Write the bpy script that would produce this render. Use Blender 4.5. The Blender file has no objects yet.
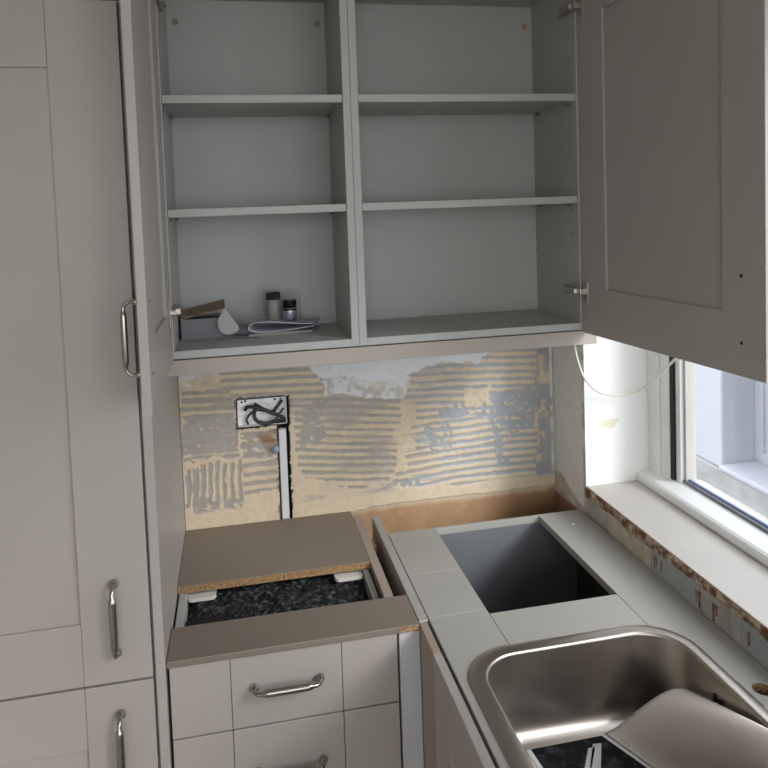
import bpy, bmesh, math, random
import numpy as np
from mathutils import Vector, Matrix
random.seed(7); np.random.seed(7)
sc = bpy.context.scene
C = sc.collection

# ------------------------------------------------------------------ camera
CAM = Vector((-0.2855, -2.035, 1.7407))
yaw, pitch, roll = -0.2008, -0.0572, -0.0347
F = Vector((-math.sin(yaw)*math.cos(pitch), math.cos(yaw)*math.cos(pitch), math.sin(pitch)))
R = Vector((math.cos(yaw), math.sin(yaw), 0)); U = R.cross(F)
R2 = R*math.cos(roll) + U*math.sin(roll); U2 = -R*math.sin(roll) + U*math.cos(roll)
cd = bpy.data.cameras.new('camera'); cam = bpy.data.objects.new('camera', cd); C.objects.link(cam)
cd.sensor_width = 36; cd.lens = 731.8/768*36; cd.shift_y = -(384-246.74)/768; cd.clip_start = 0.02
m = Matrix((R2, U2, -F)).transposed().to_4x4(); m.translation = CAM
cam.matrix_world = m
sc.camera = cam

# ------------------------------------------------------------------ light
w = bpy.data.worlds.new('overcast_sky'); sc.world = w; w.use_nodes = True
nt = w.node_tree; bg = nt.nodes['Background']
bg.inputs[0].default_value = (0.95, 0.97, 1.0, 1); bg.inputs[1].default_value = 3.6
def portal(name, loc, rot, sx, sy):
    l = bpy.data.lights.new(name, 'AREA'); l.shape = 'RECTANGLE'; l.size = sx; l.size_y = sy
    l.cycles.is_portal = True
    o = bpy.data.objects.new(name, l); C.objects.link(o); o.location = loc; o.rotation_euler = rot
portal('window_sky_portal', (0.97, -0.98, 1.57), (0, math.pi/2, 0), 1.3, 1.6)
portal('added_rear_opening_portal', (-0.35, -4.1, 1.7), (math.pi/2, 0, 0), 1.9, 1.4)  # portal of the added rear opening
portal('added_side_opening_portal', (0.97, -3.0, 1.68), (0, math.pi/2, 0), 1.45, 2.0)  # portal of the added side opening
sl = bpy.data.lights.new('hazy_sun', 'SUN'); sl.energy = 2.8; sl.angle = math.radians(18); sl.color = (1.0, 0.97, 0.93)
so = bpy.data.objects.new('hazy_sun', sl); C.objects.link(so)
so.rotation_euler = Vector((-1.0, 1.05, -0.85)).to_track_quat('-Z', 'Y').to_euler()
sc.view_settings.view_transform = 'Standard'; sc.view_settings.look = 'None'
sc.view_settings.gamma = 1.0; sc.view_settings.use_curve_mapping = False
sc.view_settings.exposure = 0.1
sc.cycles.use_denoising = True
sc.cycles.max_bounces = 12; sc.cycles.diffuse_bounces = 8; sc.cycles.transparent_max_bounces = 12
sc.cycles.caustics_reflective = False; sc.cycles.sample_clamp_indirect = 8

# ------------------------------------------------------------------ materials
def lin(c):
    return tuple(((v/255)/12.92 if v/255 <= 0.04045 else ((v/255+0.055)/1.055)**2.4) for v in c)
def mat(name, rgb, rough=0.5, metal=0.0, var=0.06, scale=9, bump=0.0, bscale=120, spec=0.5, aniso=0.0, stretch=None, rgb2=None, contrast=None):
    M = bpy.data.materials.new(name); M.use_nodes = True
    N = M.node_tree.nodes; Lk = M.node_tree.links; b = N['Principled BSDF']
    b.inputs['Roughness'].default_value = rough; b.inputs['Metallic'].default_value = metal
    b.inputs['Specular IOR Level'].default_value = spec
    if aniso: b.inputs['Anisotropic'].default_value = aniso
    c = lin(rgb)
    tc = N.new('ShaderNodeTexCoord'); src = tc.outputs['Object']
    if stretch:
        mp = N.new('ShaderNodeMapping'); mp.inputs['Scale'].default_value = stretch
        Lk.new(src, mp.inputs[0]); src = mp.outputs[0]
    n = N.new('ShaderNodeTexNoise'); n.inputs['Scale'].default_value = scale; n.inputs['Detail'].default_value = 5
    Lk.new(src, n.inputs['Vector'])
    rp = N.new('ShaderNodeValToRGB')
    lo, hi = contrast or (0.3, 0.7)
    rp.color_ramp.elements[0].position = lo; rp.color_ramp.elements[1].position = hi
    if rgb2: c2 = lin(rgb2); rp.color_ramp.elements[0].color = (*c, 1); rp.color_ramp.elements[1].color = (*c2, 1)
    else:
        rp.color_ramp.elements[0].color = (*[v*(1-var) for v in c], 1)
        rp.color_ramp.elements[1].color = (*[min(1, v*(1+var)) for v in c], 1)
    Lk.new(n.outputs[0], rp.inputs[0]); Lk.new(rp.outputs[0], b.inputs['Base Color'])
    if bump:
        n2 = N.new('ShaderNodeTexNoise'); n2.inputs['Scale'].default_value = bscale; n2.inputs['Detail'].default_value = 4
        Lk.new(src, n2.inputs['Vector'])
        bp = N.new('ShaderNodeBump'); bp.inputs['Strength'].default_value = bump; bp.inputs['Distance'].default_value = 0.004
        Lk.new(n2.outputs[0], bp.inputs['Height']); Lk.new(bp.outputs[0], b.inputs['Normal'])
    return M
GREIGE = mat('greige_lacquer', (171, 163, 157), 0.42, var=0.035, scale=3)
GREIGE_EDGE = mat('greige_board', (158, 144, 132), 0.5, var=0.03, scale=4)
MELA = mat('grey_melamine', (177, 177, 174), 0.5, var=0.03, scale=5)
BOARD = mat('pale_grey_board', (166, 163, 156), 0.5, var=0.035, scale=6)
FILLER = mat('filler_board_white', (196, 196, 198), 0.5, var=0.03)
BOARDTOP = mat('greige_loose_board', (128, 116, 104), 0.45, var=0.03, scale=4)
INSIDE = mat('shade_darkened_inside', (70, 64, 58), 0.7)  # grey carcass coloured dark to paint in the shade of the hole
CHIP = mat('raw_chipboard', (112, 82, 52), 0.9, scale=230, rgb2=(176, 142, 102), contrast=(0.35, 0.65), bump=0.6, bscale=300)
WHITE = mat('white_paint', (238, 238, 234), 0.45, var=0.02, scale=8)
UPVC = mat('white_window_plastic', (236, 237, 235), 0.3, var=0.015)
SILLM = mat('sill_paint', (190, 185, 178), 0.5, var=0.03, scale=10, bump=0.05, bscale=40)
BLACK = mat('black_rubber', (20, 20, 24), 0.6)
SPACER = mat('blue_grey_spacer', (138, 156, 194), 0.35, var=0.02)
CEIL = mat('ceiling_paint', (235, 234, 230), 0.8, var=0.02)
ROOMW = mat('room_wall_paint', (178, 175, 170), 0.8, var=0.03)
FLOORM = mat('concrete_floor', (150, 147, 142), 0.8, var=0.15, scale=6, bump=0.2, bscale=30)
PLASTER = mat('wall_core_plaster', (120, 112, 104), 0.9, var=0.1, bump=0.3)
CHROME = mat('brushed_nickel', (168, 162, 154), 0.22, metal=1.0, var=0.03)
HINGE = mat('hinge_steel', (190, 184, 172), 0.28, metal=1.0, var=0.05)
STEEL = mat('brushed_stainless', (186, 178, 168), 0.36, metal=1.0, var=0.05, scale=14, stretch=(1, 40, 40), aniso=0.5)
GALV = mat('galvanised_box', (250, 250, 247), 0.45, metal=0.1, scale=60, rgb2=(200, 200, 194), contrast=(0.45, 0.8))
CABLE = mat('grey_cable_sheath', (48, 50, 52), 0.45, var=0.1)
WCABLE = mat('white_cable_sheath', (226, 222, 208), 0.4, var=0.02)
CONDUIT = mat('white_conduit', (222, 222, 222), 0.4, var=0.02)
PLUG = mat('blue_grey_wall_plug', (136, 152, 172), 0.4, var=0.1, scale=200)
CHASE = mat('dark_chase_mortar', (34, 31, 30), 0.95, var=0.3, scale=60, bump=0.5)
CARD = mat('grey_card', (118, 119, 123), 0.6, var=0.03)
CARD_DARK = mat('dark_card_inside', (40, 42, 46), 0.8)
LID = mat('printed_brown_lid', (120, 104, 84), 0.7, scale=40, rgb2=(158, 136, 104), contrast=(0.35, 0.6))
PAPER = mat('lilac_white_paper', (198, 192, 204), 0.7, var=0.02)
PAPER_IN = mat('violet_paper_inside', (96, 86, 112), 0.8, var=0.05)
PAPER_GREY = mat('grey_folded_paper', (150, 148, 144), 0.7, var=0.06, scale=20)
CAP = mat('black_cap', (12, 12, 12), 0.6, spec=0.15)
SILVER = mat('silver_label', (200, 200, 214), 0.3, metal=0.6, scale=40, rgb2=(120, 116, 140), contrast=(0.35, 0.65))
FROST = mat('frosted_bottle', (150, 148, 142), 0.35, var=0.03)
PIN = mat('grey_shelf_pin', (112, 112, 110), 0.5)
DARKBIT = mat('dark_drill_hole', (46, 44, 42), 0.9)
SCREWCAP = mat('wooden_cap', (160, 138, 112), 0.6, var=0.15, scale=60)
SHEET = mat('beige_page', (236, 224, 212), 0.55, var=0.02)
PAGEW = mat('white_page_margin', (214, 212, 210), 0.5, var=0.02)
PRINT = mat('printed_dark_photo', (18, 17, 19), 0.8, spec=0.15, scale=38, rgb2=(78, 76, 78), contrast=(0.5, 0.85))
PRINTL = mat('printed_light_band', (176, 174, 172), 0.35, var=0.05, scale=50)
PRINTG = mat('printed_grey_text', (122, 124, 122), 0.5)
HOUSE = mat('white_render_outside', (176, 178, 184), 0.8, var=0.03, scale=5, bump=0.2, bscale=40)
PLINTH = mat('rough_plinth_outside', (146, 146, 144), 0.9, scale=7, rgb2=(168, 168, 164), contrast=(0.35, 0.65), bump=0.8, bscale=18)
GROUND = mat('paving_outside', (150, 148, 142), 0.9, var=0.1, scale=4)
BROWNPL = mat('torn_brown_edge', (118, 78, 50), 0.9, scale=42, rgb2=(214, 196, 174), contrast=(0.42, 0.66), bump=1.0, bscale=70)
BED_A = mat('grey_tile_bed', (190, 186, 178), 0.85, scale=22, rgb2=(160, 158, 152), contrast=(0.35, 0.7), bump=0.4, bscale=60)
BED_B = mat('cream_tile_bed', (206, 196, 174), 0.85, scale=24, rgb2=(176, 166, 146), contrast=(0.45, 0.75), bump=0.4, bscale=60)
BED_C = mat('blue_grey_tile_bed', (166, 169, 171), 0.85, scale=26, rgb2=(178, 178, 176), contrast=(0.5, 0.8), bump=0.4, bscale=60)
DRIP = mat('brown_drip', (120, 84, 56), 0.6, var=0.2, scale=60)
FELTM = mat('black_felt', (14, 15, 17), 0.95, scale=85, rgb2=(112, 114, 118), contrast=(0.5, 0.78), bump=0.8, bscale=160)
BLACKPAD = mat('black_flat_pad', (14, 14, 15), 0.7)
PLASTIC = mat('white_plastic_bracket', (214, 210, 202), 0.4, var=0.02)
GAPSHADOW = mat('painted_gap_shadow', (70, 68, 66), 0.9)  # dark colour for the shadow line at the sink edge

def glass(name, tint, gl=0.06):
    M = bpy.data.materials.new(name); M.use_nodes = True
    N = M.node_tree.nodes; Lk = M.node_tree.links; N.remove(N['Principled BSDF'])
    t = N.new('ShaderNodeBsdfTransparent'); t.inputs[0].default_value = (*tint, 1)
    g = N.new('ShaderNodeBsdfGlossy'); g.inputs['Roughness'].default_value = 0.02
    lw = N.new('ShaderNodeLayerWeight'); lw.inputs[0].default_value = 0.5
    pw = N.new('ShaderNodeMath'); pw.operation = 'POWER'; pw.inputs[1].default_value = 4.0; Lk.new(lw.outputs['Facing'], pw.inputs[0])
    fr = N.new('ShaderNodeMath'); fr.operation = 'MULTIPLY_ADD'; fr.inputs[1].default_value = 0.5 if gl < 0.1 else 0.10; fr.inputs[2].default_value = 0.03 if gl < 0.1 else 0.005; Lk.new(pw.outputs[0], fr.inputs[0])
    mx = N.new('ShaderNodeMixShader'); Lk.new(fr.outputs[0], mx.inputs[0]); Lk.new(t.outputs[0], mx.inputs[1]); Lk.new(g.outputs[0], mx.inputs[2])
    Lk.new(mx.outputs[0], N['Material Output'].inputs[0]); return M
GLASS = glass('window_glass', (0.93, 0.95, 0.98))
CLEAR = glass('clear_plastic', (0.96, 0.96, 0.96), 0.2)

def attr_mat(name, attr, rough=0.85, bump=0.25):
    M = bpy.data.materials.new(name); M.use_nodes = True
    N = M.node_tree.nodes; Lk = M.node_tree.links; b = N['Principled BSDF']; b.inputs['Roughness'].default_value = rough
    a = N.new('ShaderNodeAttribute'); a.attribute_name = attr
    tc = N.new('ShaderNodeTexCoord'); n = N.new('ShaderNodeTexNoise'); n.inputs['Scale'].default_value = 60; n.inputs['Detail'].default_value = 6
    Lk.new(tc.outputs['Object'], n.inputs['Vector'])
    mr = N.new('ShaderNodeMapRange'); mr.inputs[3].default_value = 0.86; mr.inputs[4].default_value = 1.12
    Lk.new(n.outputs[0], mr.inputs[0])
    mx = N.new('ShaderNodeVectorMath'); mx.operation = 'SCALE'
    Lk.new(a.outputs['Color'], mx.inputs[0]); Lk.new(mr.outputs[0], mx.inputs['Scale']); Lk.new(mx.outputs[0], b.inputs['Base Color'])
    bp = N.new('ShaderNodeBump'); bp.inputs['Strength'].default_value = bump; bp.inputs['Distance'].default_value = 0.003
    Lk.new(n.outputs[0], bp.inputs['Height']); Lk.new(bp.outputs[0], b.inputs['Normal'])
    return M
ADHESIVE = attr_mat('old_tile_adhesive', 'layer_colour')

# ------------------------------------------------------------------ helpers
WLOC = {}
def setp(o, parent):
    o.parent = parent
    o.matrix_parent_inverse = Matrix.Translation(-WLOC.get(parent.name, Vector((0, 0, 0))))
def link(name, me, material, parent=None, smooth=False):
    o = bpy.data.objects.new(name, me); C.objects.link(o)
    if material: me.materials.append(material)
    if parent is not None: setp(o, parent)
    if smooth:
        for p in me.polygons: p.use_smooth = True
    return o
def rebase(o):
    me = o.data; co = np.empty(len(me.vertices)*3); me.vertices.foreach_get('co', co); co = co.reshape(-1, 3)
    mn, mx = co.min(0), co.max(0); b = np.array([(mn[0]+mx[0])/2, (mn[1]+mx[1])/2, mn[2]])
    me.vertices.foreach_set('co', (co-b).ravel()); o.location = b; WLOC[o.name] = Vector(b)
    me.update(); return o
def tag(o, label, cat, group=None):
    o['label'] = label; o['category'] = cat
    if group: o['group'] = group
    if o.type == 'MESH' and o.parent is None: rebase(o)
    return o
def thing(name, label, cat, loc, group=None):
    o = bpy.data.objects.new(name, None); C.objects.link(o); o.location = loc; o.empty_display_size = 0.05
    WLOC[o.name] = Vector(loc); return tag(o, label, cat, group)
def struct(o):
    o['kind'] = 'structure'; return o
def add_box(bm, a, b, bev=0.0, mtx=None):
    a, b = Vector(a), Vector(b)
    lo = Vector([min(a[i], b[i]) for i in range(3)]); hi = Vector([max(a[i], b[i]) for i in range(3)])
    r = bmesh.ops.create_cube(bm, size=1.0); vs = r['verts']
    for v in vs: v.co = Vector([lo[i]+(v.co[i]+0.5)*(hi[i]-lo[i]) for i in range(3)])
    if bev:
        es = list({e for v in vs for e in v.link_edges})
        r = bmesh.ops.bevel(bm, geom=es, offset=bev, segments=2, affect='EDGES', profile=0.5, clamp_overlap=True)
        vs = list({v for f in r['faces'] for v in f.verts} | {v for v in vs if v.is_valid})
    if mtx is not None:
        for v in vs: v.co = mtx @ v.co
    return vs
def fin(bm, name):
    bmesh.ops.recalc_face_normals(bm, faces=bm.faces[:])
    me = bpy.data.meshes.new(name); bm.to_mesh(me); bm.free(); return me
def box(name, a, b, material, parent=None, bev=0.001, mtx=None):
    bm = bmesh.new(); add_box(bm, a, b, bev, mtx); return link(name, fin(bm, name), material, parent)
def boxes(name, lst, material, parent=None, bev=0.0):
    bm = bmesh.new()
    for a, b in lst: add_box(bm, a, b, bev)
    return link(name, fin(bm, name), material, parent)
def tube_into(bm, pts, radii, seg=12):
    pts = [Vector(p) for p in pts]; n = len(pts)
    if not isinstance(radii, (list, tuple)): radii = [radii]*n
    rings = []; up = None
    for i, p in enumerate(pts):
        t = (pts[min(i+1, n-1)]-pts[max(i-1, 0)]).normalized()
        if up is None:
            up = t.orthogonal().normalized()
        up = (up - t*up.dot(t)).normalized(); s = t.cross(up)
        rings.append([bm.verts.new(p+(up*math.cos(2*math.pi*k/seg)+s*math.sin(2*math.pi*k/seg))*radii[i]) for k in range(seg)])
    for a, b in zip(rings, rings[1:]):
        for k in range(seg): bm.faces.new((a[k], a[(k+1) % seg], b[(k+1) % seg], b[k]))
    bm.faces.new(rings[0]); bm.faces.new(rings[-1])
def tube(name, pts, radii, material, parent=None, seg=12):
    bm = bmesh.new(); tube_into(bm, pts, radii, seg); return link(name, fin(bm, name), material, parent, smooth=True)
def smooth_path(pts, n=8):
    P = [Vector(p) for p in pts]; P = [2*P[0]-P[1]]+P+[2*P[-1]-P[-2]]; out = []
    for i in range(1, len(P)-2):
        for k in range(n):
            t = k/n; a, b, c, d = P[i-1:i+3]
            out.append(0.5*((2*b)+(c-a)*t+(2*a-5*b+4*c-d)*t*t+(3*b-a-3*c+d)*t**3))
    out.append(P[-2]); return out
def disc(name, c, nrm, r, h, material, parent=None, seg=16):
    c, nrm = Vector(c), Vector(nrm).normalized()
    return tube(name, [c, c+nrm*h*0.8, c+nrm*h], [r, r, r*0.8], material, parent, seg)
def prism(name, poly, z0, z1, material, parent=None, bev=0.0):
    bm = bmesh.new(); bot = [bm.verts.new((x, y, z0)) for x, y in poly]; f = bm.faces.new(bot)
    r = bmesh.ops.extrude_face_region(bm, geom=[f])
    for v in r['geom']:
        if isinstance(v, bmesh.types.BMVert): v.co.z = z1
    bmesh.ops.recalc_face_normals(bm, faces=bm.faces[:])
    if bev: bmesh.ops.bevel(bm, geom=bm.edges[:], offset=bev, segments=1, affect='EDGES')
    return link(name, fin(bm, name), material, parent)
def rrect(x0, x1, y0, y1, r, n=8):
    pts = []
    for cx, cy, a0 in ((x1-r, y1-r, 0), (x0+r, y1-r, 90), (x0+r, y0+r, 180), (x1-r, y0+r, 270)):
        for k in range(n+1):
            a = math.radians(a0+90*k/n); pts.append((cx+r*math.cos(a), cy+r*math.sin(a)))
    return pts
def cut(o, cutters):
    for c in cutters:
        md = o.modifiers.new('cut', 'BOOLEAN'); md.operation = 'DIFFERENCE'; md.object = c; md.solver = 'EXACT'
    dg = bpy.context.evaluated_depsgraph_get(); me = bpy.data.meshes.new_from_object(o.evaluated_get(dg))
    o.modifiers.clear(); o.data = me; return o
def grid_mesh(name, P, material, parent=None, smooth=True, keep=None):
    """P: (nu, nv, 3) array of points"""
    nu, nv = P.shape[:2]; idx = np.arange(nu*nv).reshape(nu, nv)
    q = np.stack([idx[:-1, :-1], idx[1:, :-1], idx[1:, 1:], idx[:-1, 1:]], -1).reshape(-1, 4)
    if keep is not None: q = q[keep.reshape(-1)]
    me = bpy.data.meshes.new(name); me.vertices.add(nu*nv); me.vertices.foreach_set('co', P.reshape(-1).astype(np.float32))
    me.loops.add(len(q)*4); me.loops.foreach_set('vertex_index', q.reshape(-1).astype(np.int32))
    me.polygons.add(len(q)); me.polygons.foreach_set('loop_start', np.arange(0, len(q)*4, 4, dtype=np.int32))
    me.polygons.foreach_set('loop_total', np.full(len(q), 4, dtype=np.int32))
    me.update(calc_edges=True); me.validate()
    return link(name, me, material, parent, smooth)
def vnoise(x, y, seed):
    rs = np.random.RandomState(seed); T = rs.rand(64, 64)
    xi, yi = np.floor(x).astype(int), np.floor(y).astype(int); fx, fy = x-xi, y-yi
    fx = fx*fx*(3-2*fx); fy = fy*fy*(3-2*fy)
    g = lambda a, b: T[a % 64, b % 64]
    return (g(xi, yi)*(1-fx)+g(xi+1, yi)*fx)*(1-fy)+(g(xi, yi+1)*(1-fx)+g(xi+1, yi+1)*fx)*fy
def fnoise(x, y, s, seed, octv=4):
    o = 0; a = 1; t = 0
    for k in range(octv): o = o+a*vnoise(x*s*2**k+7.3*k, y*s*2**k+3.1*k, seed+k); t += a; a *= 0.5
    return o/t
def inpoly(x, y, poly):
    r = np.zeros(x.shape, bool); n = len(poly)
    for i in range(n):
        x0, y0 = poly[i]; x1, y1 = poly[(i+1) % n]
        if y0 == y1: continue
        c = ((y0 > y) != (y1 > y)) & (x < (x1-x0)*(y-y0)/(y1-y0)+x0); r ^= c
    return r

# ------------------------------------------------------------------ room shell
XW = 0.634                     # inner face of the window wall
struct(box('floor', (-1.8, -4.2, -0.1), (1.0, 0.2, 0.0), FLOORM, bev=0))
struct(box('ceiling', (-1.8, -4.2, 2.45), (1.0, 0.2, 2.55), CEIL, bev=0))
struct(box('wall_left', (-1.8, -4.2, 0), (-1.65, 0.2, 2.45), ROOMW, bev=0))
struct(boxes('wall_rear', [((-1.65, -4.2, 0), (-1.3, -4.05, 2.45)), ((-1.3, -4.2, 0), (XW, -4.05, 1.0)), ((-1.3, -4.2, 2.4), (XW, -4.05, 2.45))], ROOMW))  # unseen rear opening, added to let frontal fill light in
WY0, WY1, WZ0, WZ1 = -0.202, -1.76, 0.926, 2.2    # window opening
wr = struct(boxes('wall_right', [((XW, WY0, 0), (0.95, 0.2, 2.45)), ((XW, -2.0, 0), (0.95, WY1, 2.45)), ((XW, -4.2, 0), (0.95, -4.0, 2.45)), ((XW, -4.0, 2.40), (0.95, -2.0, 2.45)), ((XW, -4.0, 0), (0.95, -2.0, 0.95)),  # opening behind the camera is unseen, added to light the room from the right
      ((XW+0.006, WY1, 0), (0.95, WY0, WZ0)), ((XW, WY1, WZ1), (0.95, WY0, 2.45))], WHITE))
# back wall with the chase left open for the socket box and conduit
SX0, SX1, SZ0, SZ1 = -0.303, -0.1585, 1.134, 1.2195
CX0, CX1 = -0.194, -0.1605
wb = struct(boxes('wall_back', [((-1.65, 0.004, 0), (SX0, 0.2, 2.45)), ((SX1, 0.004, 0), (XW, 0.2, 2.45)),
      ((SX0, 0.004, SZ1), (SX1, 0.2, 2.45)), ((SX0, 0.004, 0), (CX0, 0.2, SZ0)), ((CX1, 0.004, 0), (SX1, 0.2, SZ0)),
      ((CX0, 0.004, 0), (CX1, 0.2, 0.80)), ((SX0, 0.05, 0.80), (SX1, 0.2, SZ1))], PLASTER))
boxes('chase_lining', [((SX0, 0.046, SZ0), (SX1, 0.0499, SZ1)), ((CX0, 0.03, 0.8), (CX1, 0.0499, SZ0))], CHASE, wb)

# old tile adhesive combed over the back wall, real relief
xs = np.arange(-0.4525, XW+0.0001, 0.0026); zs = np.arange(0.60, 1.3705, 0.0026)
X, Z = np.meshgrid(xs, zs, indexing='ij')
n1 = fnoise(X, Z, 9, 11); n2 = fnoise(X, Z, 30, 23); n3 = fnoise(X, Z, 90, 37, 3); n4 = fnoise(X, Z, 4, 51, 3)
nh = fnoise(X*0.35, Z*2.2, 26, 61)                 # streaks along x
Xw = X+(n2-0.5)*0.05; Zw = Z+(fnoise(X, Z, 30, 71)-0.5)*0.04
CREAM = np.array(lin((218, 200, 172))); GREY = np.array(lin((172, 165, 156))); BLUE = np.array(lin((170, 172, 175)))
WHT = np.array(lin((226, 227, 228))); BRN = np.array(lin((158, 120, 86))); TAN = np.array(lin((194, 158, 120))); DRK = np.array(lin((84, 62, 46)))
def reg(poly): return inpoly(Xw, Zw, poly)
bed = np.where((X+(n1-0.5)*0.5 > 0.22)[..., None], BLUE, GREY)*(0.88+0.24*n2[..., None])   # scraped base coat
thick = np.full(X.shape, 1.0)                      # 1 adhesive, 0 scraped bare
def comb(region, zc, pitch, amp, bias=0.0):
    s = np.sin(2*np.pi*zc/pitch)+0.7*amp*(n1-0.5)*2+(n3-0.5)*0.9+(nh-0.5)*1.4+bias
    thick[region] = np.clip(0.5+s*1.6, 0, 1)[region]
zr = Z+0.05*(X-0.35)+(n1-0.5)*0.012
comb(reg([(-0.34, 1.33), (-0.34, 1.21), (-0.05, 1.18), (-0.03, 1.33)]), Z+0.04*X+(n1-0.5)*0.01, 0.0215, 1.2, 0.0)
comb(reg([(-0.16, 1.21), (0.165, 1.19), (0.15, 0.955), (0.03, 0.93), (-0.13, 0.98)]), Z+0.115*X+(n1-0.5)*0.008, 0.021, 0.8, 0.1)
comb(reg([(-0.452, 1.25), (-0.31, 1.25), (-0.31, 1.06), (-0.452, 1.06)]), Z+0.02*X+(n1-0.5)*0.015, 0.024, 1.4, -0.35)
comb(reg([(-0.30, 1.13), (-0.20, 1.13), (-0.20, 0.95), (-0.30, 0.95)]), Z+(n1-0.5)*0.014, 0.026, 1.3, -0.1)
comb(reg([(0.19, 1.34), (0.59, 1.34), (0.585, 1.10), (0.175, 1.10)]), zr, 0.0215, 0.6, 0.1)
comb(reg([(0.17, 1.105), (0.585, 1.105), (0.57, 0.905), (0.35, 0.895), (0.13, 0.925)]), Z+0.16*(X-0.36)**2-0.03*X+(n1-0.5)*0.01, 0.0215, 0.5, 0.05)
comb(reg([(-0.45, 1.045), (-0.295, 1.05), (-0.295, 0.935), (-0.45, 0.93)]), X+(n1-0.5)*0.02, 0.021, 1.6, -0.3)
for poly in ([(-0.452, 1.176), (-0.326, 1.181), (-0.33, 1.085), (-0.454, 1.075)], [(0.229, 1.09), (0.301, 1.092), (0.312, 1.024), (0.245, 1.016)],
             [(0.45, 1.17), (0.608, 1.198), (0.601, 1.05), (0.43, 1.06)], [(0.43, 1.07), (0.475, 1.06), (0.47, 0.94), (0.44, 0.95)],
             [(-0.43, 0.96), (-0.304, 0.945), (-0.318, 0.87), (-0.447, 0.877)], [(0.10, 0.935), (0.2, 0.945), (0.2, 0.925), (0.1, 0.92)],
             [(-0.283, 1.10), (-0.21, 1.10), (-0.21, 1.05), (-0.283, 1.053)], [(-0.13, 1.18), (-0.06, 1.20), (-0.06, 1.08), (-0.13, 1.06)],
             [(0.27, 1.145), (0.42, 1.15), (0.42, 1.11), (0.27, 1.115)], [(-0.06, 1.30), (-0.03, 1.3), (-0.01, 1.2), (-0.08, 1.22)]):
    r = reg(poly); thick[r] = (thick*np.clip((n3-0.52)*6, 0, 1))[r]
r = reg([(0.586, 1.36), (0.64, 1.36), (0.64, 0.89), (0.552, 0.885), (0.588, 1.017), (0.578, 1.14)]) & (X < 0.627)
thick[r] = np.clip((n2-0.62)*8, 0, 1)[r]
for poly in ([(0.16, 1.165), (0.197, 1.17), (0.18, 0.969), (0.125, 0.965)], [(0.345, 1.186), (0.434, 1.19), (0.439, 1.146), (0.355, 1.142)]):
    r = reg(poly); thick[r] = np.maximum(thick, np.clip(0.4+n3*1.2, 0, 1))[r]
thick *= np.clip(1.5-np.clip((nh-0.56)*7, 0, 1)*(n1 > 0.5), 0, 1)
col = bed*(1-thick[..., None])+CREAM*(0.93+0.14*n2[..., None])*thick[..., None]
sm = (np.clip((fnoise(X*0.6, Z, 16, 301)-0.53)*6, 0, 1)*np.clip(1.2-np.clip((X-0.1)*5, 0, 1.1), 0, 1)*0.75)[..., None]
col = col*(1-sm)+GREY*(0.9+0.2*n3[..., None])*sm        # grey smears over the cream
h = thick*0.0028
wm = reg([(-0.11, 1.31), (-0.05, 1.40), (0.5, 1.40), (0.437, 1.314), (0.399, 1.272), (0.283, 1.275), (0.207, 1.258), (0.165, 1.24), (0.05, 1.245), (-0.063, 1.262)])
wm2 = reg([(-0.065, 1.27), (0.185, 1.262), (0.175, 1.182), (0.079, 1.196), (-0.027, 1.21), (-0.07, 1.20)])
wm3 = reg([(-0.5, 1.40), (-0.336, 1.40), (-0.349, 1.27), (-0.397, 1.258), (-0.5, 1.27)])
f = np.clip((n3-0.36)*5, 0, 1); f3 = np.clip((n2-0.42)*7, 0, 1)
for msk, ff in ((wm, np.ones_like(f)), (wm2, 0.35+f*0.6), (wm3, f3)):
    a = (msk*ff)[..., None]; col = col*(1-a)+WHT*(0.96+0.08*n2[..., None])*a; h = h*(1-a[..., 0])+0.002*a[..., 0]
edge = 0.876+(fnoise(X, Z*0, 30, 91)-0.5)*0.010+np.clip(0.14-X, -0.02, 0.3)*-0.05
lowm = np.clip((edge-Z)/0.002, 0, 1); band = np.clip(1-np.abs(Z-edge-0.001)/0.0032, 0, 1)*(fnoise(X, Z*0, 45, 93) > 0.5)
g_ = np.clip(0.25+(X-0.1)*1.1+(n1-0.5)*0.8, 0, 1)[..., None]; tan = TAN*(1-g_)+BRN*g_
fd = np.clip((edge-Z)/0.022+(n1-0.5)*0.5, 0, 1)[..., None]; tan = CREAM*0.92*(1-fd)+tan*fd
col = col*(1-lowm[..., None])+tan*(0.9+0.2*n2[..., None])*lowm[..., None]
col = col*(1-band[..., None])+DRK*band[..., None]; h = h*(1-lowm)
smoothband = np.clip((0.915+0.02*(n1-0.5)-Z)/0.008, 0, 1)*(1-lowm)*(Z < 0.93)
col = col*(1-smoothband[..., None])+CREAM*(0.95+0.1*n2[..., None])*smoothband[..., None]; h = np.maximum(h, 0.0026*smoothband)
cream_edge = (X > 0.623)*np.clip((n2-0.35)*6, 0, 1)*(1-lowm); col = col*(1-cream_edge[..., None])+WHT*0.95*cream_edge[..., None]
# chase outline, ragged
j = (n2-0.5)*0.008+(n3-0.5)*0.012
inch = ((X > SX0-0.001+j) & (X < SX1+0.001+j) & (Z > SZ0+0.004+j) & (Z < SZ1+0.001+j)) | ((X > CX0+j) & (X < CX1+j) & (Z < SZ0+0.01))
dkg = np.clip(fnoise(X, Z, 55, 99)*1.1, 0, 1)
near = (n2 > 0.42) & ((X > -0.262) & (X < -0.195) & (Z > 1.055) & (Z < 1.13) & (X-(-0.262) > (1.13-Z)*0.6))
col[near] = (np.array(lin((156, 142, 126)))*(0.75+0.5*n3[..., None]))[near]
scar = inpoly(Xw, Zw, [(-0.245, 1.112), (-0.205, 1.108), (-0.205, 1.085)])
col[scar] = BRN
keep = ~(inch[:-1, :-1] | inch[1:, 1:])
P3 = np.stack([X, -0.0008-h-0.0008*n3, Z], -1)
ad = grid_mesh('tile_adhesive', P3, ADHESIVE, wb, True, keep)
ca = ad.data.color_attributes.new('layer_colour', 'FLOAT_COLOR', 'POINT')
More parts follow.
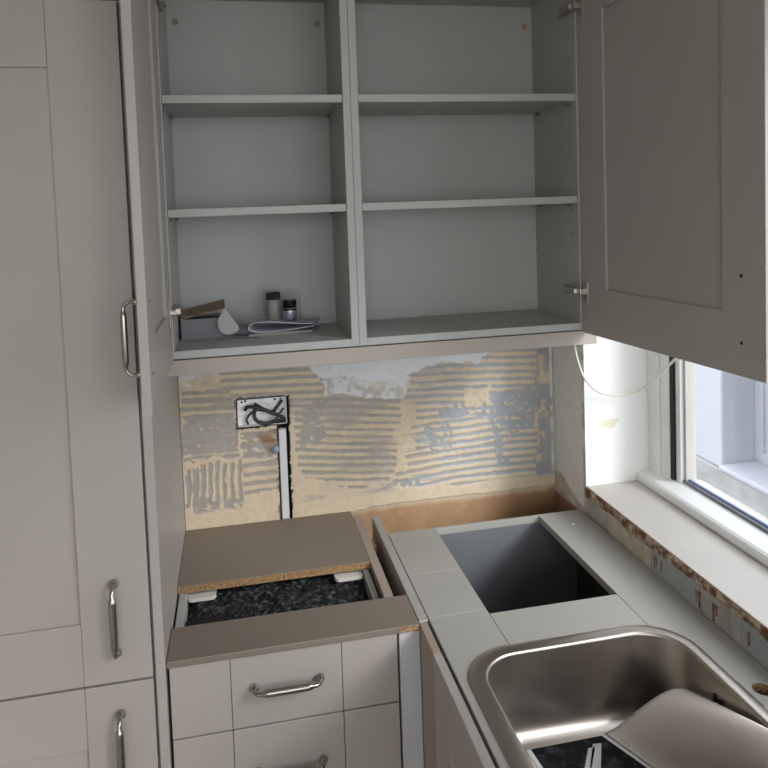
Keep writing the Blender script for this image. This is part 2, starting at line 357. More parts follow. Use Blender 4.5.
ca.data.foreach_set('color', np.concatenate([np.clip(col, 0, 1), np.ones(col.shape[:2]+(1,))], -1).reshape(-1).astype(np.float32))
ad['label'] = 'ridges of old cream tile adhesive over grey base coat'

# short bare return of the window wall beside the corner
ys = np.arange(-0.2021, -0.0029, 0.0035); zz = np.arange(0.6, 1.40, 0.0035)
Y, Z2 = np.meshgrid(ys, zz, indexing='ij')
m1 = fnoise(Y, Z2, 14, 5); m2 = fnoise(Y, Z2, 45, 6)
PL = np.array(lin((244, 243, 240))); ST = np.array(lin((186, 160, 122))); ST2 = np.array(lin((150, 120, 92)))
line = 0.938+0.28*(Y)+(m1-0.5)*0.03
a = np.clip((line-Z2)/0.006, 0, 1)[..., None]
cc = PL*(0.94+0.12*m1[..., None])*(1-a)+(ST*(1-m2[..., None])+PL*0.9*m2[..., None])*a
a = np.clip((0.865-Z2)/0.01+(m2-0.5), 0, 1)[..., None]; cc = cc*(1-a)+ST2*a
a = ((Y < -0.193+0.006*m2) & (m2 > 0.45))[..., None]; cc = cc*(1-a*0.35)
wp = grid_mesh('bare_plaster', np.stack([XW-0.0012-0.0012*m2, Y, Z2], -1), ADHESIVE, wr)
ca = wp.data.color_attributes.new('layer_colour', 'FLOAT_COLOR', 'POINT')
ca.data.foreach_set('color', np.concatenate([np.clip(cc, 0, 1), np.ones(cc.shape[:2]+(1,))], -1).reshape(-1).astype(np.float32))
# cream patch on the reveal
pp = [(0.708+0.028*math.cos(t)+0.006*math.sin(3*t), 1.118+0.013*math.sin(t)+0.004*math.cos(2*t)) for t in np.linspace(0, 6.28, 22)[:-1]]
bm = bmesh.new(); vs = [bm.verts.new((x, WY0-0.0006, z)) for x, z in pp]; fc = bm.faces.new(vs)
r = bmesh.ops.extrude_face_region(bm, geom=[fc])
for v in r['geom']:
    if isinstance(v, bmesh.types.BMVert): v.co.y += 0.0006
link('filler_patch', fin(bm, 'filler_patch'), mat('cream_filler', (228, 220, 198), 0.8, var=0.03), wr)

# window sill board
sill = struct(box('trim_1', (XW, WY1, 0.926), (0.80, WY0, 0.946), SILLM, bev=0.0015))
sill['label'] = 'white painted inner window sill'
# torn brown edge below the sill and the tile beds under it, ends of each bed ragged
ysb = np.arange(-1.76, -0.2019, 0.005); prof = np.linspace(0, 1, 9)
Yb, Pb = np.meshgrid(ysb, prof, indexing='ij')
e1 = fnoise(Yb, Pb, 26, 131); e2 = fnoise(Yb, Pb*0, 14, 133); e3 = fnoise(Yb, Pb*3, 70, 135)
bot = 0.9165+(e2-0.5)*0.022-0.004*np.clip((Yb+0.3)*3, -1, 1)
Zb = 0.9462-(0.9462-bot)*Pb
Xb = XW-0.001-0.0055*np.sin(np.pi*np.clip(Pb*0.9+0.1, 0, 1))*(0.35+e1*0.9)-0.003*e3+0.008*(Pb > 0.98)
grid_mesh('torn_edge', np.stack([Xb, Yb, Zb], -1), BROWNPL, wr)
yb = -0.203
for k, (ln, mt) in enumerate([(0.125, BED_A), (0.20, BED_B), (0.178, BED_C), (0.13, BED_A), (0.15, BED_C), (0.15, BED_B), (0.15, BED_A), (0.15, BED_C), (0.15, BED_A), (0.17, BED_B)]):
    box('tile_bed', (XW-0.0025-0.0015*(k % 3), yb-0.001, 0.80), (XW+0.008, yb-ln+0.0015, 0.928), mt, wr, bev=0.0012); yb -= ln
for dy, dl in ((-0.545, 0.03), (-0.553, 0.022), (-0.572, 0.026), (-0.70, 0.024), (-0.71, 0.032), (-0.755, 0.035), (-0.765, 0.02), (-0.86, 0.025)):
    tube('drip', [(XW-0.004, dy, 0.912), (XW-0.0055, dy-0.0008, 0.912-dl*0.5), (XW-0.0045, dy, 0.912-dl)], [0.0034, 0.0014, 0.0020], DRIP, wr, 8)

# ------------------------------------------------------------------ window
wn = struct(boxes('window_1', [((0.825, WY0, 0.970), (0.895, -0.25, WZ1-0.05)), ((0.825, WY1+0.05, 0.970), (0.895, WY1, WZ1-0.05)), ((0.825, WY1, WZ1-0.05), (0.895, WY0, WZ1))], UPVC, bev=0.003))
# bottom rail with rounded nose
bm = bmesh.new()
sec = [(0.788, 0.9462), (0.785, 0.952), (0.785, 0.962), (0.788, 0.968), (0.795, 0.972), (0.848, 0.979), (0.895, 0.979), (0.895, 0.9262), (0.80, 0.9462)]
r0 = [bm.verts.new((x, WY0-0.0005, z)) for x, z in sec]; r1 = [bm.verts.new((x, WY1+0.001, z)) for x, z in sec]
for k in range(len(sec)): bm.faces.new((r0[k], r0[(k+1) % len(sec)], r1[(k+1) % len(sec)], r1[k]))
bm.faces.new(r0); bm.faces.new(r1)
link('bottom_rail', fin(bm, 'bottom_rail'), UPVC, wn)
box('sash_stile', (0.832, -0.2515, 0.974), (0.89, -0.2905, WZ1-0.05), UPVC, wn, bev=0.003)
box('gasket', (0.836, -0.2905, 0.976), (0.888, -0.306, WZ1-0.05), BLACK, wn, bev=0)
box('glazing_bead', (0.842, -0.306, 0.976), (0.886, -0.328, WZ1-0.05), UPVC, wn, bev=0.002)
box('glazing_spacer', (0.852, -0.328, 0.980), (0.882, -0.3365, WZ1-0.05), SILLM, wn, bev=0.001)
box('gasket', (0.848, -0.3065, 0.9785), (0.858, WY1+0.05, 0.986), mat('grey_gasket', (116, 118, 124), 0.6), wn, bev=0.001)
box('glazing_spacer', (0.858, -0.3370, 0.9785), (0.8655, WY1+0.05, 0.9905), SPACER, wn, bev=0.002)
box('pane', (0.866, -0.3295, 0.979), (0.8695, WY1+0.05, WZ1-0.05), GLASS, wn, bev=0)
# wall above the window frame outside: outer sill
struct(box('trim_2', (0.8955, WY1, 0.90), (0.99, WY0, 0.9258), SILLM, bev=0.002))

# ------------------------------------------------------------------ outside
struct(box('ground', (-14, -20, -0.75), (16, 14, -0.6), GROUND, bev=0))
nh_ = thing('neighbouring_house', 'white rendered house across the passage, seen through the window glass', 'house', (2.45, 2.0, -0.6))
for a_, b_ in (((2.2, 1.36, 0.272), (2.7, 5.0, 3.3)), ((2.2, -1.4, 0.272), (2.7, -0.1, 3.3)), ((2.2, -0.1, 1.55), (2.7, 1.36, 3.3))):
    box('wall', a_, b_, HOUSE, nh_, bev=0.012)
box('plinth', (2.19, -1.4, -0.6), (2.7, 5.0, 0.272), PLINTH, nh_, bev=0.01)
box('window_sill', (2.18, -0.1, 0.272), (2.42, 1.36, 0.30), HOUSE, nh_, bev=0.008)
wf = boxes('window_frame', [((2.40, 1.30, 0.36), (2.47, 1.36, 1.49)), ((2.40, -0.1, 0.36), (2.47, -0.04, 1.49)), ((2.40, -0.1, 0.30), (2.47, 1.36, 0.36)), ((2.40, -0.1, 1.49), (2.47, 1.36, 1.55)), ((2.415, 1.24, 0.36), (2.46, 1.30, 1.49)), ((2.415, -0.04, 0.36), (2.46, 1.24, 0.42))], HOUSE, nh_, bev=0.004)
box('pane', (2.435, -0.04, 0.42), (2.44, 1.24, 1.49), mat('dull_window_outside', (110, 114, 122), 0.3, var=0.05), wf, bev=0)

# ------------------------------------------------------------------ cabinet makers
def frame(O, Uv, Vv, Wv):
    M_ = Matrix((Vector(Uv), Vector(Vv), Vector(Wv))).transposed().to_4x4(); M_.translation = Vector(O); return M_
def shaker(parent, M_, Wd, Ht, T=0.0185, st=0.107, rh=0.120, name='door', rec=0.006, mt=None, rails=True):
    """door standing in local u (width), v (height), w (face outwards); returns the panel with stiles and rails as its children"""
    mt = mt or GREIGE
    d = box(name, (st-0.004, (rh-0.004) if rails else 0.0, rec), (Wd-st+0.004, (Ht-rh+0.004) if rails else Ht, T-rec), mt, parent, bev=0, mtx=M_)
    for u0 in (0, Wd-st): box('stile', (u0, 0, 0), (u0+st, Ht, T), mt, d, bev=0.0012, mtx=M_)
    if rails:
        for v0 in (0, Ht-rh): box('rail', (st+0.0004, v0, 0), (Wd-st-0.0004, v0+rh, T), mt, d, bev=0.0012, mtx=M_)
    return d
def handle(parent, c0, c1, out, standoff=0.027, k=1.0):
    """bow handle with ball feet between two fixing points"""
    c0, c1, out = Vector(c0), Vector(c1), Vector(out).normalized(); d = (c1-c0).normalized()
    s = standoff
    pts = [c0, c0+out*0.003, c0+out*0.007, c0+out*0.0115, c0+out*0.0145, c0+out*(s-0.009), c0+out*(s-0.004)+d*0.003, c0+out*s+d*0.009, c0+out*s+d*0.0165, c0+out*s+d*0.0185, c0+out*s+d*0.026]
    rr = [0.0055, 0.0082, 0.0090, 0.0066, 0.0042, 0.0040, 0.0042, 0.0043, 0.0046, 0.0064, 0.0074]
    mid = [(c0+c1)/2+out*s]
    back = [c1+(p-c0)-2*d*((p-c0).dot(d)) for p in reversed(pts)]
    return tube('handle', pts+mid+back, [q*k for q in rr+[0.0077]+rr[::-1]], CHROME, parent, 16)

# ---- tall cabinet on the left
TX0, TX1 = -1.078, -0.4720
tc_ = thing('tall_cabinet', 'tall greige kitchen cabinet with shaker doors along the left edge', 'cabinet', (-0.77, -0.3, 0))
ep = box('end_panel', (-0.4715, -0.615, 0.0), (-0.4538, -0.003, 2.31), GREIGE, tc_, bev=0.0012)
box('side_panel', (TX0, -0.595, 0.10), (TX0+0.018, -0.003, 2.31), MELA, tc_)
box('side_panel', (TX1-0.018, -0.595, 0.10), (TX1, -0.003, 2.31), MELA, tc_)
for z in (0.10, 0.845, 2.292): box('shelf', (TX0+0.018, -0.595, z), (TX1-0.018, -0.003, z+0.018), MELA, tc_)
box('back_panel', (TX0+0.018, -0.010, 0.118), (TX1-0.018, -0.003, 2.292), MELA, tc_, bev=0)
box('plinth', (TX0, -0.55, 0), (TX1, -0.535, 0.098), GREIGE, tc_)
DX0, DX1 = TX0+0.003, -0.4765
for z0, z1, hz in ((0.855, 2.1275, (0.915, 1.048)), (0.105, 0.8505, (0.661, 0.794)), (2.1325, 2.31, None)):
    d = shaker(tc_, frame((DX0, -0.5965, z0), (1, 0, 0), (0, 0, 1), (0, -1, 0)), DX1-DX0, z1-z0, T=0.0195, st=0.124, rec=0.006, rails=hz is not None)
    if hz: handle(d, (-0.538, -0.616, hz[0]), (-0.538, -0.616, hz[1]), (0, -1, 0))

# ---- wall cabinets
ZB, ZT = 1.40, 2.313; DU = 0.293; T = 0.0185
def hinge(parent, side, zc, xs_, yfr, Md=None):
    """cup hinge: plate on the cabinet side, arm, and plate on the open door"""
    s = side
    h_ = box('hinge', (xs_, -0.205, zc-0.007), (xs_-s*0.009, -0.262, zc+0.007), HINGE, parent, bev=0.002)
    box('hinge_arm', (xs_-s*0.005, -0.240, zc-0.0075), (xs_-s*0.020, -0.300, zc+0.0075), HINGE, h_, bev=0.002)
    return h_
def wall_cabinet(name, label, x0, x1):
    t = thing(name, label, 'cabinet', ((x0+x1)/2, -0.15, ZB))
    sl = box('side_panel', (x0, -DU, ZB), (x0+T, -0.003, ZT), MELA, t)
    sr = box('side_panel', (x1-T, -DU, ZB), (x1, -0.003, ZT), MELA, t)
    box('bottom_panel', (x0+T, -DU, ZB), (x1-T, -0.003, ZB+T), MELA, t)
    box('top_panel', (x0+T, -DU, 2.295), (x1-T, -0.003, ZT), MELA, t)
    bk = box('back_panel', (x0+T, -0.0199, ZB+T), (x1-T, -0.012, 2.295), MELA, t, bev=0)
    for zt_ in (2.007, 1.7465):
        s = box('shelf', (x0+T+0.0008, -DU+0.004, zt_-T), (x1-T-0.0008, -0.021, zt_), MELA, t)
        for sx, xx in ((1, x0+T), (-1, x1-T)):
            for yy in (-0.252, -0.06): box('shelf_pin', (xx, yy-0.004, zt_-T-0.009), (xx+sx*0.009, yy+0.004, zt_-T-0.0003), PIN, s, bev=0.0015)
    for side, xx, nx in ((sl, x0+T, 1), (sr, x1-T, -1)):
        bm = bmesh.new()
        for yy in (-0.256, -0.064):
            for z in np.arange(1.455, 2.26, 0.064):
                if min(abs(z-2.007), abs(z-1.7465)) < 0.03: continue
                tube_into(bm, [(xx, yy, z), (xx+nx*0.0004, yy, z)], 0.0024, 8)
        link('pin_hole_row', fin(bm, 'pin_hole_row'), DARKBIT, side)['kind'] = 'stuff'
    for xx in (x0+0.045-0.005, x1-0.04): disc('screw_cap', (xx, -0.0199, 2.238), (0, -1, 0), 0.0088, 0.0015, SCREWCAP, bk)
    return t, sl, sr
wl, wl_l, wl_r = wall_cabinet('wall_cabinet', 'open narrow wall cabinet with bottles and papers on its bottom shelf', -0.4530, -0.0003)
wr_, wr_l, wr_r = wall_cabinet('wall_cabinet', 'open wide wall cabinet with empty shelves beside the window', 0.0003, 0.600)
# left door, swung open against the tall cabinet
DH0, DH1 = 1.396, 2.311
Ml = frame((-0.4370, -0.297, DH0), (0, -1, 0), (0, 0, 1), (1, 0, 0))      # u away from hinge, w towards the cabinet inside
# door built with w from 0 (inner face at x=-0.437) going outwards to -x
Ml = frame((-0.4532, -0.297, DH0), (0, -1, 0), (0, 0, 1), (1, 0, 0))
dl = shaker(wl, Ml, 0.449, DH1-DH0, T=0.0162)
handle(dl, (-0.4532, -0.706, 1.459), (-0.4532, -0.706, 1.587), (-1, 0, 0), standoff=0.028, k=0.75)
for z in (1.459, 1.587): disc('screw_head', (-0.437, -0.706, z), (1, 0, 0), 0.0035, 0.0008, DARKBIT, dl)
for z in (1.512, 2.222):
    hinge(wl_l, -1, z, -0.453+T, DU)
    box('hinge_plate', (-0.437, -0.308, z-0.030), (-0.4345, -0.330, z+0.030), HINGE, dl, bev=0.001)
    box('hinge_arm', (-0.437, -0.290, z-0.006), (-0.424, -0.318, z+0.006), HINGE, dl, bev=0.002)
tp = box('tape', (-0.4534, -0.7464, 1.3955), (-0.4366, -0.735, 1.428), mat('clear_tape', (172, 168, 162), 0.3, var=0.03), dl, bev=0.0003)
# right door, swung open in front of the window
ang = 0.1000
du = Vector((math.sin(ang), -math.cos(ang), 0)); dw = Vector((-math.cos(ang), -math.sin(ang), 0))
O = Vector((0.5845, -0.297, 1.394))-dw*0.0185
Mr = frame(O, du, (0, 0, 1), dw)
dr = shaker(wr_, Mr, 0.597, 2.311-1.394, T=0.0185)
for v_ in (0.064, 0.191): 
    c_ = Mr @ Vector((0.597-0.058, v_, 0.0185)); disc('screw_hole', c_, dw, 0.0036, 0.0006, DARKBIT, dr)
for z in (1.502, 2.222):
    hinge(wr_r, 1, z, 0.600-T, DU)
    box('hinge_plate', (0.010, z-1.394-0.027, 0.0185), (0.030, z-1.394+0.027, 0.0205), HINGE, dr, bev=0.0008, mtx=Mr)
    box('hinge_arm', (-0.008, z-1.394-0.008, 0.0186), (0.016, z-1.394+0.008, 0.034), HINGE, dr, bev=0.002, mtx=Mr)
# light rail under both wall cabinets
lr = box('light_rail', (-0.4532, -0.290, 1.360), (0.628, -0.272, 1.3965), mat('greige_rail', (172, 163, 152), 0.5, var=0.02), bev=0.0012)
tag(lr, 'long greige light rail under both open wall cabinets', 'rail')
ff = box('filler_strip', (0.6005, -0.29, 1.3975), (0.633, -0.275, 2.313), GREIGE, bev=0.001)
tag(ff, 'narrow greige filler strip between wide wall cabinet and window wall', 'filler strip')

# ------------------------------------------------------------------ drawer cabinet
BX0, BX1 = -0.4530, 0.0028
ZS = 0.852                                  # carcass top
dc = thing('drawer_cabinet', 'greige base cabinet with drawers and an open unfinished top', 'cabinet', ((BX0+BX1)/2, -0.3, 0))
box('side_panel', (-0.4490, -0.58, 0.10), (-0.4310, -0.02, ZS), MELA, dc)
box('side_panel', (-0.0160, -0.58, 0.10), (-0.0020, -0.02, ZS), MELA, dc)
box('outer_panel', (0.0040, -0.476, 0.0), (0.0250, -0.05, 0.870), GREIGE_EDGE, dc)
box('back_panel', (-0.431, -0.028, 0.118), (-0.016, -0.02, ZS-0.02), MELA, dc, bev=0)
box('bottom_panel', (-0.431, -0.58, 0.10), (-0.016, -0.028, 0.118), MELA, dc)
box('plinth', (BX0, -0.53, 0.0), (BX1, -0.515, 0.098), GREIGE, dc)
for xa, xb in ((-0.4308, -0.366), (-0.086, -0.0162)):
    o = prism('corner_bracket', rrect(xa, xb, -0.332, -0.262, 0.012, 4), 0.838, 0.846, PLASTIC, dc, bev=0.001)
zt = 0.8555; heights = [0.1445, 0.2955, 0.300]
for k, hh in enumerate(heights):
    z0 = zt-hh
    d = box('drawer_front', (-0.3325, -0.600, z0), (-0.1115, -0.5815, zt), GREIGE, dc, bev=0.0012)
    box('stile', (-0.4485, -0.600, z0), (-0.3335, -0.5815, zt), GREIGE, d, bev=0.0012)
    box('stile', (-0.1105, -0.600, z0), (0.0055, -0.5815, zt), GREIGE, d, bev=0.0012)
    zc = zt-0.064 if k == 0 else zt-0.09
    handle(d, (-0.288, -0.600, zc), (-0.157, -0.600, zc), (0, -1, 0))
    zt = z0-0.003
# black felt in the open top
fx = np.linspace(-0.4305, -0.0165, 150); fy = np.linspace(-0.575, -0.05, 150)
FX, FY = np.meshgrid(fx, fy, indexing='ij')
FZ = 0.806+0.026*fnoise(FX, FY, 14, 201)+0.016*fnoise(FX, FY, 45, 203)+0.006*fnoise(FX, FY, 120, 205)
FZ -= 0.02*np.clip((np.abs(FX+0.22)-0.19)/0.02, 0, 1)
FZ = np.where((FY > -0.34) & ((FX < -0.36) | (FX > -0.092)), np.minimum(FZ, 0.835), FZ)
bm_p = np.stack([FX, FY, FZ], -1)
fe = grid_mesh('felt_pad', bm_p, FELTM)
md = fe.modifiers.new('thickness', 'SOLIDIFY'); md.thickness = 0.012; md.offset = -1
tag(fe, 'crumpled black speckled felt lying in the open drawer cabinet top', 'felt pad')
bp_ = prism('black_plate', [(-0.428, -0.545), (-0.33, -0.545), (-0.33, -0.415), (-0.428, -0.430)], 0.8465, 0.8505, BLACKPAD, bev=0.001)
tag(bp_, 'flat matt black plate on the felt at the tall cabinet side', 'plate')

# loose greige boards on top
bb = box('cover_board', (-0.4530, -0.312, 0.8525), (0.0034, -0.006, 0.8705), BOARDTOP, bev=0.0008)
tag(bb, 'greige board with raw chipboard front edge at the back of drawer cabinet', 'board')
ce = box('chipboard_edge', (-0.4530, -0.3135, 0.8530), (0.0034, -0.312, 0.8695), CHIP, bb, bev=0)
ce['label'] = 'raw brown chipboard cut edge'
fs = box('front_strip', (-0.4530, -0.605, 0.8575), (0.0535, -0.485, 0.8715), BOARDTOP, bev=0.002)
tag(fs, 'long greige strip lying along the front over the drawers', 'board')
ce = box('chipboard_edge', (0.0120, -0.6056, 0.8582), (0.0532, -0.605, 0.8704), CHIP, fs, bev=0)
ce['label'] = 'raw chipboard end of the front edge'

fl = box('filler_panel', (0.0100, -0.600, 0.0), (0.0535, -0.582, 0.8565), FILLER, dc, bev=0.001)
fl['label'] = 'pale grey filler panel at the right of the drawers'
wbk = box('wood_block', (0.0275, -0.205, 0.835), (0.0400, -0.165, 0.8560), mat('raw_pine', (160, 122, 96), 0.8, var=0.15, scale=40), bev=0.001)
tag(wbk, 'small raw wood block wedged in the gap behind the front strip', 'wood block')

# ------------------------------------------------------------------ corner and sink cabinets
ZG = 0.872
cc_ = thing('corner_base_cabinet', 'grey corner base cabinet with an open hole in its top', 'cabinet', (0.34, -0.4, 0))
tag(box('upright_panel', (0.0545, -0.488, 0.0), (0.0745, -0.064, ZG), BOARD), 'tall narrow-topped grey panel standing beside the gap, the hinder one', 'panel')
tag(box('upright_panel', (0.0545, -0.5945, 0.0), (0.0745, -0.490, ZG), BOARD), 'short grey upright panel at the right end of front strip', 'panel')
tag(box('back_strip', (0.0755, -0.1868, ZG-0.0185), (0.6275, -0.177, ZG-0.0005), BOARD), 'thin pale strip along the back edge of the corner cabinet', 'strip')
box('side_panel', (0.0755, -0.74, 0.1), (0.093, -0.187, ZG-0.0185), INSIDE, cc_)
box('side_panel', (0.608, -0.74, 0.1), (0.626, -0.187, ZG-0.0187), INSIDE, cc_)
box('back_panel', (0.0755, -0.187, 0.1), (0.626, -0.177, ZG-0.0187), mat('shade_darkened_back_panel', (112, 114, 118), 0.5), cc_, bev=0.0006)  # grey panel toned down in colour to deepen the shade in the hole
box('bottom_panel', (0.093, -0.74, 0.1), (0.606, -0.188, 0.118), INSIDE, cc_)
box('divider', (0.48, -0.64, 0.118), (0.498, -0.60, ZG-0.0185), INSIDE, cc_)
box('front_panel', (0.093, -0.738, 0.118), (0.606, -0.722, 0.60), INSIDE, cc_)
sk = thing('sink_cabinet', 'greige sink base cabinet with its door facing the room', 'cabinet', (0.34, -1.05, 0))
box('side_panel', (0.0755, -1.39, 0.1), (0.093, -0.742, ZG-0.0185), MELA, sk)
box('side_panel', (0.608, -1.39, 0.1), (0.626, -0.742, ZG-0.0187), MELA, sk)
box('bottom_panel', (0.093, -1.39, 0.1), (0.612, -0.742, 0.118), MELA, sk)
box('plinth', (0.12, -1.39, 0.0), (0.135, -0.61, 0.098), GREIGE, sk)
box('corner_filler', (0.0550, -0.7025, 0.105), (0.0715, -0.5955, ZG-0.0035), GREIGE_EDGE, sk, bev=0.0015)
Ms = frame((0.0715, -0.7055, 0.105), (0, -1, 0), (0, 0, 1), (-1, 0, 0))
ds = shaker(sk, Ms, 0.68, ZG-0.0035-0.105, T=0.0175, mt=GREIGE)
handle(ds, (0.054, -1.32, 0.66), (0.054, -1.32, 0.79), (-1, 0, 0))

TB = 0.0185
cutr = prism('sink_cutter', rrect(0.106, 0.538, -1.186, -0.738, 0.085, 10), ZG-0.1, ZG+0.1, None)
tapc = tube('tap_cutter', [(0.5835, -0.953, ZG-0.1), (0.5835, -0.953, ZG+0.1)], 0.0175, None, None, 28)
def board(name, x0, x1, y0, y1, label, cutters=()):
    o = box(name, (x0, y0, ZG-TB), (x1, y1, ZG), BOARD, bev=0.0007)
    if cutters: cut(o, cutters)
    return tag(o, label, 'board', 'grey worktop boards over the corner and sink cabinets')
board('worktop_board', 0.0765, 0.2045, -0.4065, -0.1872, 'grey worktop board left of the hole, hindmost of three')
board('worktop_board', 0.0765, 0.2045, -0.5895, -0.4075, 'grey worktop board left of the hole, middle of three')
board('worktop_board', 0.0765, 0.2045, -1.39, -0.5905, 'grey worktop board along the left side of the steel sink', [cutr])
board('worktop_board', 0.2055, 0.4985, -0.76, -0.606, 'grey cross board between the dark hole and the steel sink', [cutr])
rs_ = board('worktop_board', 0.4995, 0.6275, -1.39, -0.1872, 'long grey worktop board with round tap hole under the window sill', [cutr, tapc])
board('worktop_board', 0.2055, 0.4985, -1.39, -1.15, 'grey worktop board on the near side of the steel sink', [cutr])
for c_ in (cutr, tapc): bpy.data.objects.remove(c_)
ln_ = tube('hole_lining', [(0.5835, -0.953, ZG-0.0183), (0.5835, -0.953, ZG-0.001)], [0.0171, 0.0171], CHIP, None, 28)
bm = bmesh.new(); bm.from_mesh(ln_.data); bmesh.ops.delete(bm, geom=[f_ for f_ in bm.faces if len(f_.verts) > 4], context='FACES'); bm.to_mesh(ln_.data); bm.free()
setp(ln_, rs_); ln_['label'] = 'raw chipboard rim of the tap hole'
mk = box('gap_shadow_strip', (0.5535, -0.992, ZG), (0.5550, -0.924, ZG+0.0003), GAPSHADOW, rs_, bev=0)  # thin dark strip painting in the gap shadow along the sink edge

fl_ = prism('plaster_fleck', [(0.560, -0.262), (0.566, -0.258), (0.569, -0.264), (0.563, -0.268)], ZG, ZG+0.002, WHITE, rs_)
# sink
sx0, sx1, sy0, sy1 = 0.092, 0.552, -1.200, -0.7225
snk = thing('kitchen_sink', 'brushed stainless steel inset sink with rounded corners', 'sink', ((sx0+sx1)/2, (sy0+sy1)/2, 0.69))
def loft(name, rings, material, parent, cap=True):
    bm = bmesh.new(); R_ = [[bm.verts.new((x, y, z)) for x, y in rr] for rr, z in rings]
    for a, b in zip(R_, R_[1:]):
        n_ = len(a)
        for k in range(n_): bm.faces.new((a[k], a[(k+1) % n_], b[(k+1) % n_], b[k]))
    if cap: bm.faces.new(R_[-1])
    return link(name, fin(bm, name), material, parent, True)
NN = 12
def rr_in(d, r): return rrect(sx0+d, sx1-d, sy0+d, sy1-d, r, NN)
def rr_bowl(d, r): return rrect(0.127+d, 0.527-d, -1.168+d, -0.7505-d, r, NN)
loft('rim', [(rr_in(0.001, 0.100), ZG+0.0004), (rr_in(0.0005, 0.100), ZG+0.0022), (rr_in(0.003, 0.098), ZG+0.0034), (rr_in(0.012, 0.092), ZG+0.0036), (rr_bowl(-0.004, 0.082), ZG+0.0034), (rr_bowl(-0.001, 0.079), ZG+0.0022), (rr_bowl(0, 0.078), ZG-0.002)], STEEL, snk, cap=False)
bowl = [(rr_bowl(0, 0.078), ZG-0.002), (rr_bowl(0.004, 0.076), ZG-0.06), (rr_bowl(0.008, 0.074), ZG-0.125)]
for k in range(1, 7):
    a = k/6*math.pi/2; bowl.append((rr_bowl(0.008+0.030*(1-math.cos(a)), 0.074-0.022*(1-math.cos(a))), ZG-0.125-0.040*math.sin(a)))
bowl.append((rr_bowl(0.16, 0.03), ZG-0.1685))
loft('bowl', bowl, STEEL, snk)
tube('drain', [(0.327, -1.00, ZG-0.167), (0.327, -1.00, ZG-0.1645)], [0.044, 0.042], HINGE, snk, 28)
for k, (yy, z0, z1) in enumerate(((-0.906, 0.822, 0.842), (-0.922, 0.822, 0.842), (-0.938, 0.822, 0.832), (-0.954, 0.822, 0.828))):
    box('overflow_slot', (0.520, yy-0.003, z0), (0.5245, yy+0.003, z1), BLACK, snk, bev=0.0012)

# brochure lying in the sink: printed leaf, and a beige page curling up against the sink wall
ZL = ZG-0.1655
def leaf(poly, z, name, material, parent=None, th=0.0006):
    return prism(name, poly, z, z+th, material, parent)
br = leaf([(0.208, -0.781), (0.374, -0.781), (0.50, -1.06), (0.23, -1.06)], ZL, 'brochure', PAGEW)
tag(br, 'open brochure with a black printed photo lying in the sink bottom', 'brochure')
ph_ = leaf([(0.217, -0.788), (0.362, -0.788), (0.474, -1.05), (0.236, -1.05)], ZL+0.0006, 'printed_photo', PRINT, br, 0.0002)
for pl in ([(0.335, -0.804), (0.352, -0.806), (0.300, -0.90), (0.276, -0.90)], [(0.322, -0.812), (0.336, -0.812), (0.276, -0.90), (0.262, -0.90)]):
    leaf(pl, ZL+0.0008, 'light_band', PRINTL, br, 0.0002)
def bez(a, b, c, d, t): return a*(1-t)**3+3*b*t*(1-t)**2+3*c*t*t*(1-t)+d*t**3
S0, S1 = Vector((0.370, -0.785, ZL+0.002)), Vector((0.480, -1.05, ZL+0.002))
E0, E1 = Vector((0.513, -0.832, 0.806)), Vector((0.5155, -1.09, 0.896))
nu_, nv_ = 28, 28; P = np.zeros((nu_, nv_, 3))
for i in range(nu_):
    t = i/(nu_-1); a = S0.lerp(S1, t); d = E0.lerp(E1, t); d.y += 0.02*math.sin(math.pi*t)*0
    b = a+Vector((0.035, -0.01, 0.012)); c = d+Vector((-0.055, 0.0, 0.018-0.03*t))
    for k in range(nv_): P[i, k] = bez(a, b, c, d, k/(nv_-1))
pg = grid_mesh('curled_page', P, SHEET)
md = pg.modifiers.new('thickness', 'SOLIDIFY'); md.thickness = 0.001; md.offset = 0
tag(pg, 'plain beige page curling up against the right wall of the sink', 'page')
# small grey lettering along the page margin, too small to read
for k in range(9):
    if k in (3, 5): continue
    t = 0.10+k*0.026; s_ = S0.lerp(S1, t); dv = (S1-S0).normalized()
    p = s_+Vector((0.010, -0.004, 0.0045))
    box('print_mark', (-0.0022, -0.0028, 0), (0.0022, 0.0028, 0.0003), PRINTG, pg, bev=0, mtx=Matrix.Translation(p) @ Matrix.Rotation(math.atan2(dv.y, dv.x), 4, 'Z'))

